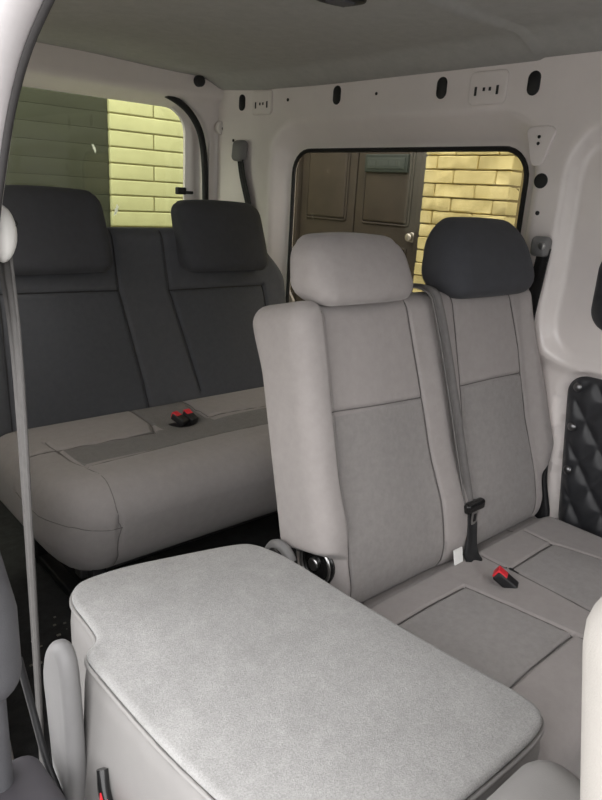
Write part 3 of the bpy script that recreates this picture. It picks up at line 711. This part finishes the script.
# near belt on the door pillar
nb = thing('seat_belt', (0.32, 1.00, 0.10), 'grey seat belt hanging at the left edge from a white guide on the door pillar', 'seat belt')
pn = spline([(0.312, 1.005, 1.06), (0.316, 1.00, 1.017), (0.322, 1.0, 0.873), (0.319, 1.0, 0.483), (0.314, 1.0, 0.10)], 50)
wdn = np.array([(math.sin(a), -math.cos(a), 0) for a in np.linspace(0.45, 0.02, len(pn))])
mk('webbing', *ribbon(pn, wdn, np.linspace(0.036, 0.020, len(pn)), 0.004, 2, 15), M['web_near'], nb, sharp=60)
V, F = rbox((-1, -1, -1), (1, 1, 1), 0.999, 0.3)
V[:, 0] *= 1 - 0.25 * (V[:, 2] < 0) * V[:, 2] ** 2
mk('belt_guide', V * np.array((0.020, 0.030, 0.040)) + np.array((0.309, 0.990, 1.072)), F, M['ivory'], nb)
mk('guide_seam', *tube([(0.309 + 0.0205 * math.cos(a), 0.983 + 0.012 * math.sin(a) , 1.088 + 0.004 * math.sin(2 * a)) for a in np.linspace(-1.8, 1.8, 24)], 0.0012, 6), M['black'], nb)
an = mk('anchor_bracket', *rbox((0.302, 0.965, 0.06), (0.324, 1.025, 0.11), 0.005, 0.02), M['dsteel'], nb)
mk('anchor_bolt', *tube([(0.310, 0.99, 0.128), (0.322, 0.955, 0.088)], 0.009, 10), M['steel'], an)

# belt on the pillar beside the charcoal headrest
sb = thing('seat_belt', (1.735, 0.965, 0.60), 'black seat belt on the white pillar, just right of the charcoal headrest', 'seat belt')
mk('webbing', *ribbon(spline([(1.742, 0.965, 1.045), (1.742, 0.972, 0.96), (1.752, 0.985, 0.86), (1.762, 0.99, 0.74)], 24), (0.35, 1, 0), 0.050, 0.004, 2), M['web_dark'], sb, sharp=60)
V, F = rbox((1.715, 0.945, 1.020), (1.750, 0.998, 1.075), 0.014, 0.01); mk('belt_guide', V, F, M['hinge'], sb)
mk('guide_bolt', *disc((1.714, 0.960, 1.050), 0.010, 0, 0.008, bev=0.002), M['steel'], sb)

# far belt on the rear pillar
fb = thing('seat_belt', (1.735, 2.37, 0.9), 'dark seat belt on the rear pillar behind the bench, left of the side window', 'seat belt')
mk('webbing', *ribbon(spline([(1.716, 2.378, 1.30), (1.722, 2.360, 1.20), (1.735, 2.300, 1.02), (1.735, 2.250, 0.86)], 24), (0.15, 1, 0), 0.05, 0.005, 2), M['web_dark'], fb, sharp=60)
V, F = rbox((1.690, 2.345, 1.262), (1.738, 2.415, 1.345), 0.020, 0.012); V[:, 0] += 0.1 * (V[:, 2] - 1.262)
mk('belt_guide', V, F, M['hinge'], fb)

# ================================================================== TRIM, LAMP
lamp = thing('ceiling_lamp', (1.115, 1.20, 1.55), 'small black interior lamp set in the grey headliner', 'lamp')
zc = 1.5745
st(mk('light_block_front', *rbox((0.28, -1.25, 0.0), (1.80, -1.17, 0.85), 0.01, 0.5), M['dtrim']))  # unseen bulkhead added to cut the light from the open front
lv, lf = prism(smooth_loop([(1.066, 1.170), (1.078, 1.155), (1.145, 1.143), (1.170, 1.16), (1.162, 1.21), (1.15, 1.228), (1.085, 1.236), (1.066, 1.22)], 60, 1), zc - 0.022, zc + 0.004, 2, 0.006); mk('lamp_housing', lv, lf, M['black'], lamp)
mk('lens', *rbox((1.09, 1.17, zc - 0.026), (1.145, 1.21, zc - 0.018), 0.003, 0.02), M['dtrim'], lamp)

wa = thing('side_trim', (0.20, 0.84, 0.0), 'rounded charcoal plastic trim at the left edge, below the hanging belt', 'trim')
V, F = rbox((0.10, 0.775, 0.46), (0.238, 0.865, 0.735), 0.05, 0.02)
V[:, 0] -= 0.5 * np.maximum(0, V[:, 2] - 0.60) ** 1.0 * 0.35
mk('padding', V, F, M['dtrim'], wa, sharp=None)
mk('support', *rbox((0.10, 0.79, 0.06), (0.212, 0.86, 0.50), 0.02, 0.04), M['dtrim'], wa)
sl = thing('sill_trim', (0.25, 0.75, 0.0), 'mauve-grey plastic door sill trim in the bottom left corner', 'trim')
V, F = rbox((0.05, 0.40, 0.20), (0.262, 0.865, 0.335), 0.03, 0.03)
V[:, 2] -= 0.15 * np.maximum(0, V[:, 1] - 0.70)
mk('step_cover', V, F, M['ptrim'], sl, sharp=None)
mk('guide_rail', *tube(spline([(0.268, 0.93, 0.42), (0.275, 0.90, 0.33), (0.278, 0.86, 0.26), (0.285, 0.80, 0.20)], 24), 0.006, 10), M['black'], sl)
cr = []
for k in range(60):
    x, y = random.uniform(0.42, 0.75), random.uniform(1.05, 1.6)
    s = random.uniform(0.002, 0.006); cr.append(rbox((x, y, 0), (x + s * random.uniform(1, 3), y + s, s * .6), 0.0008, 0.05))
tag(mk('crumbs', *join(*cr), M['litter'], loc=(0.58, 1.3, 0.0)), 'pale crumbs scattered on the dark floor in front of the bench', 'litter', kind='stuff')

# ================================================================== OUTSIDE
def brick_wall(name, loc, label, axis, face, u0, u1, z0, z1, bl, bh, gap, m, mm, jit, rough, offs):
    root = thing(name, loc, label, 'wall')
    parts, row, z = [], 0, z0
    while z < z1 - 0.01:
        u = u0 - offs[row % len(offs)]
        while u < u1:
            a, b = max(u, u0) + gap / 2, min(u + bl, u1) - gap / 2
            if b - a > 0.02:
                j = random.uniform(-jit, jit)
                lo = (face + j, a, z + gap / 2) if axis == 0 else (a, face + j, z + gap / 2)
                hi = (face + 0.09, b, z + bh - gap / 2) if axis == 0 else (b, face + 0.09, z + bh - gap / 2)
                V, F = rbox(lo, hi, 0.006, 0.03)
                if rough: V = V + RNG.normal(0, rough, V.shape) * np.array((1, 0.6, 0.6))
                parts.append((V, F))
            u += bl
        z += bh; row += 1
    mk('bricks', *join(*parts), m, root)
    bk = rbox((face + 0.012, u0 + 0.004, z0), (face + 0.12, u1 - 0.004, z1), 0.004, 5) if axis == 0 else rbox((u0 + 0.004, face + 0.008, z0), (u1 - 0.004, face + 0.12, z1), 0.004, 5)
    mk('mortar', *bk, mm, root)
    return root
brick_wall('brick_pillar', (2.9, 2.03, -0.45), 'rough yellow brick pillar seen through the side window, right of the wooden door', 0, 2.85, 1.80, 2.318, -0.45, 2.35, 0.245, 0.0675, 0.006, M['brick'], M['mortar'], 0.003, 0.0012, (0.05, 0.16))
brick_wall('block_wall', (2.6, 3.65, -0.45), 'pale yellow block wall seen through the rear window, right of the dark boards', 1, 3.60, 1.728, 3.55, -0.45, 1.95, 0.54, 0.085, 0.007, M['brick2'], M['mortar2'], 0.001, 0.0, (0.0, 0.27))
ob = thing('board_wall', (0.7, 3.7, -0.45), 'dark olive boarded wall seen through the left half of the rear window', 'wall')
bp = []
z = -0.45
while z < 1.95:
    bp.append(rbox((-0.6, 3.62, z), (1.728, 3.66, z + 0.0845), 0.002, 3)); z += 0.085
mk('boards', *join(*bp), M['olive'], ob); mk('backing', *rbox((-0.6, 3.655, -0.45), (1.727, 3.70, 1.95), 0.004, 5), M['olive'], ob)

# double door of the house
hd_ = thing('house_door', (2.92, 2.95, -0.45), 'brown wooden panelled double door seen through the side window', 'door')
def leaf(y0, y1):
    lf_ = mk('door_leaf', *rbox((2.90, y0, -0.40), (2.945, y1, 1.62), 0.004, 5), M['wood'], hd_)
    w_ = 0.075
    for z0, z1 in ((1.02, 1.50), (0.30, 0.88), (-0.32, 0.18)):
        V, F = rbox((2.886, y0 + w_, z0), (2.92, y1 - w_, z1), 0.012, 0.1); mk('raised_panel', V, F, M['wood2'], lf_)
        lp_ = resample(rr_loop(y0 + w_ - 0.01, y1 - w_ + 0.01, z0 - 0.01, z1 + 0.01, 0.005, 3), 80, True)
        mk('panel_moulding', *tube(np.stack([np.full(80, 2.898), lp_[:, 0], lp_[:, 1]], 1), 0.008, 8, True), M['wood'], lf_)
    return lf_
r_leaf = leaf(2.365, 2.845); l_leaf = leaf(2.855, 3.335)
kb = mk('door_knob', *disc((2.862, 2.388, 0.955), 0.022, 0, 0.02, bev=0.008), M['brass'], r_leaf)
mk('knob_rose', *disc((2.89, 2.388, 0.955), 0.027, 0, 0.016, bev=0.004), M['brass'], r_leaf)
fp = [rbox((2.87, 2.322, -0.45), (2.96, 2.362, 1.70), 0.005, 5), rbox((2.87, 3.338, -0.45), (2.96, 3.40, 1.70), 0.005, 5), rbox((2.87, 2.322, 1.625), (2.96, 3.40, 1.72), 0.005, 5)]
mk('door_frame', *join(*fp), M['wood'], hd_)
pt = thing('door_plate', (2.88, 2.60, 1.34), 'small green-grey name plate fixed on the brown wooden door', 'sign')
mk('plate_frame', *rbox((2.866, 2.450, 1.286), (2.888, 2.765, 1.380), 0.006, 0.1), M['plate'], pt)
stk = []
for k, y in enumerate(np.linspace(2.730, 2.490, 22)):
    if k % 8 == 5: continue
    stk.append(rbox((2.8605, y - 0.0022, 1.319), (2.864, y + 0.0022, 1.347), 0.0006, 0.05))
    if k % 2: stk.append(rbox((2.8605, y - 0.008, 1.331 + 0.010 * (k % 3 - 1)), (2.864, y + 0.002, 1.336 + 0.010 * (k % 3 - 1)), 0.0006, 0.05))
mk('worn_lettering', *join(*stk), M['olive_pale'], pt)
mk('plate_face', *rbox((2.862, 2.468, 1.304), (2.872, 2.746, 1.362), 0.003, 0.1), M['plate2'], pt)
# house wall beyond the door and beside the pillar
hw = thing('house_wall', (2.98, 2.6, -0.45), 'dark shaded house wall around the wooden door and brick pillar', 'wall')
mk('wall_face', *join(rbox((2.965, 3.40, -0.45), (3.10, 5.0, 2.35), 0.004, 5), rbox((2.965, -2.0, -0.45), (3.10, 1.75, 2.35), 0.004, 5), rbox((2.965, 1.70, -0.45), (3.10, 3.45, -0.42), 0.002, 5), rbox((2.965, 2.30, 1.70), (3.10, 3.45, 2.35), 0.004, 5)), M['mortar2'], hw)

for o in list(S.objects):
    if '_o' in o: del o['_o']
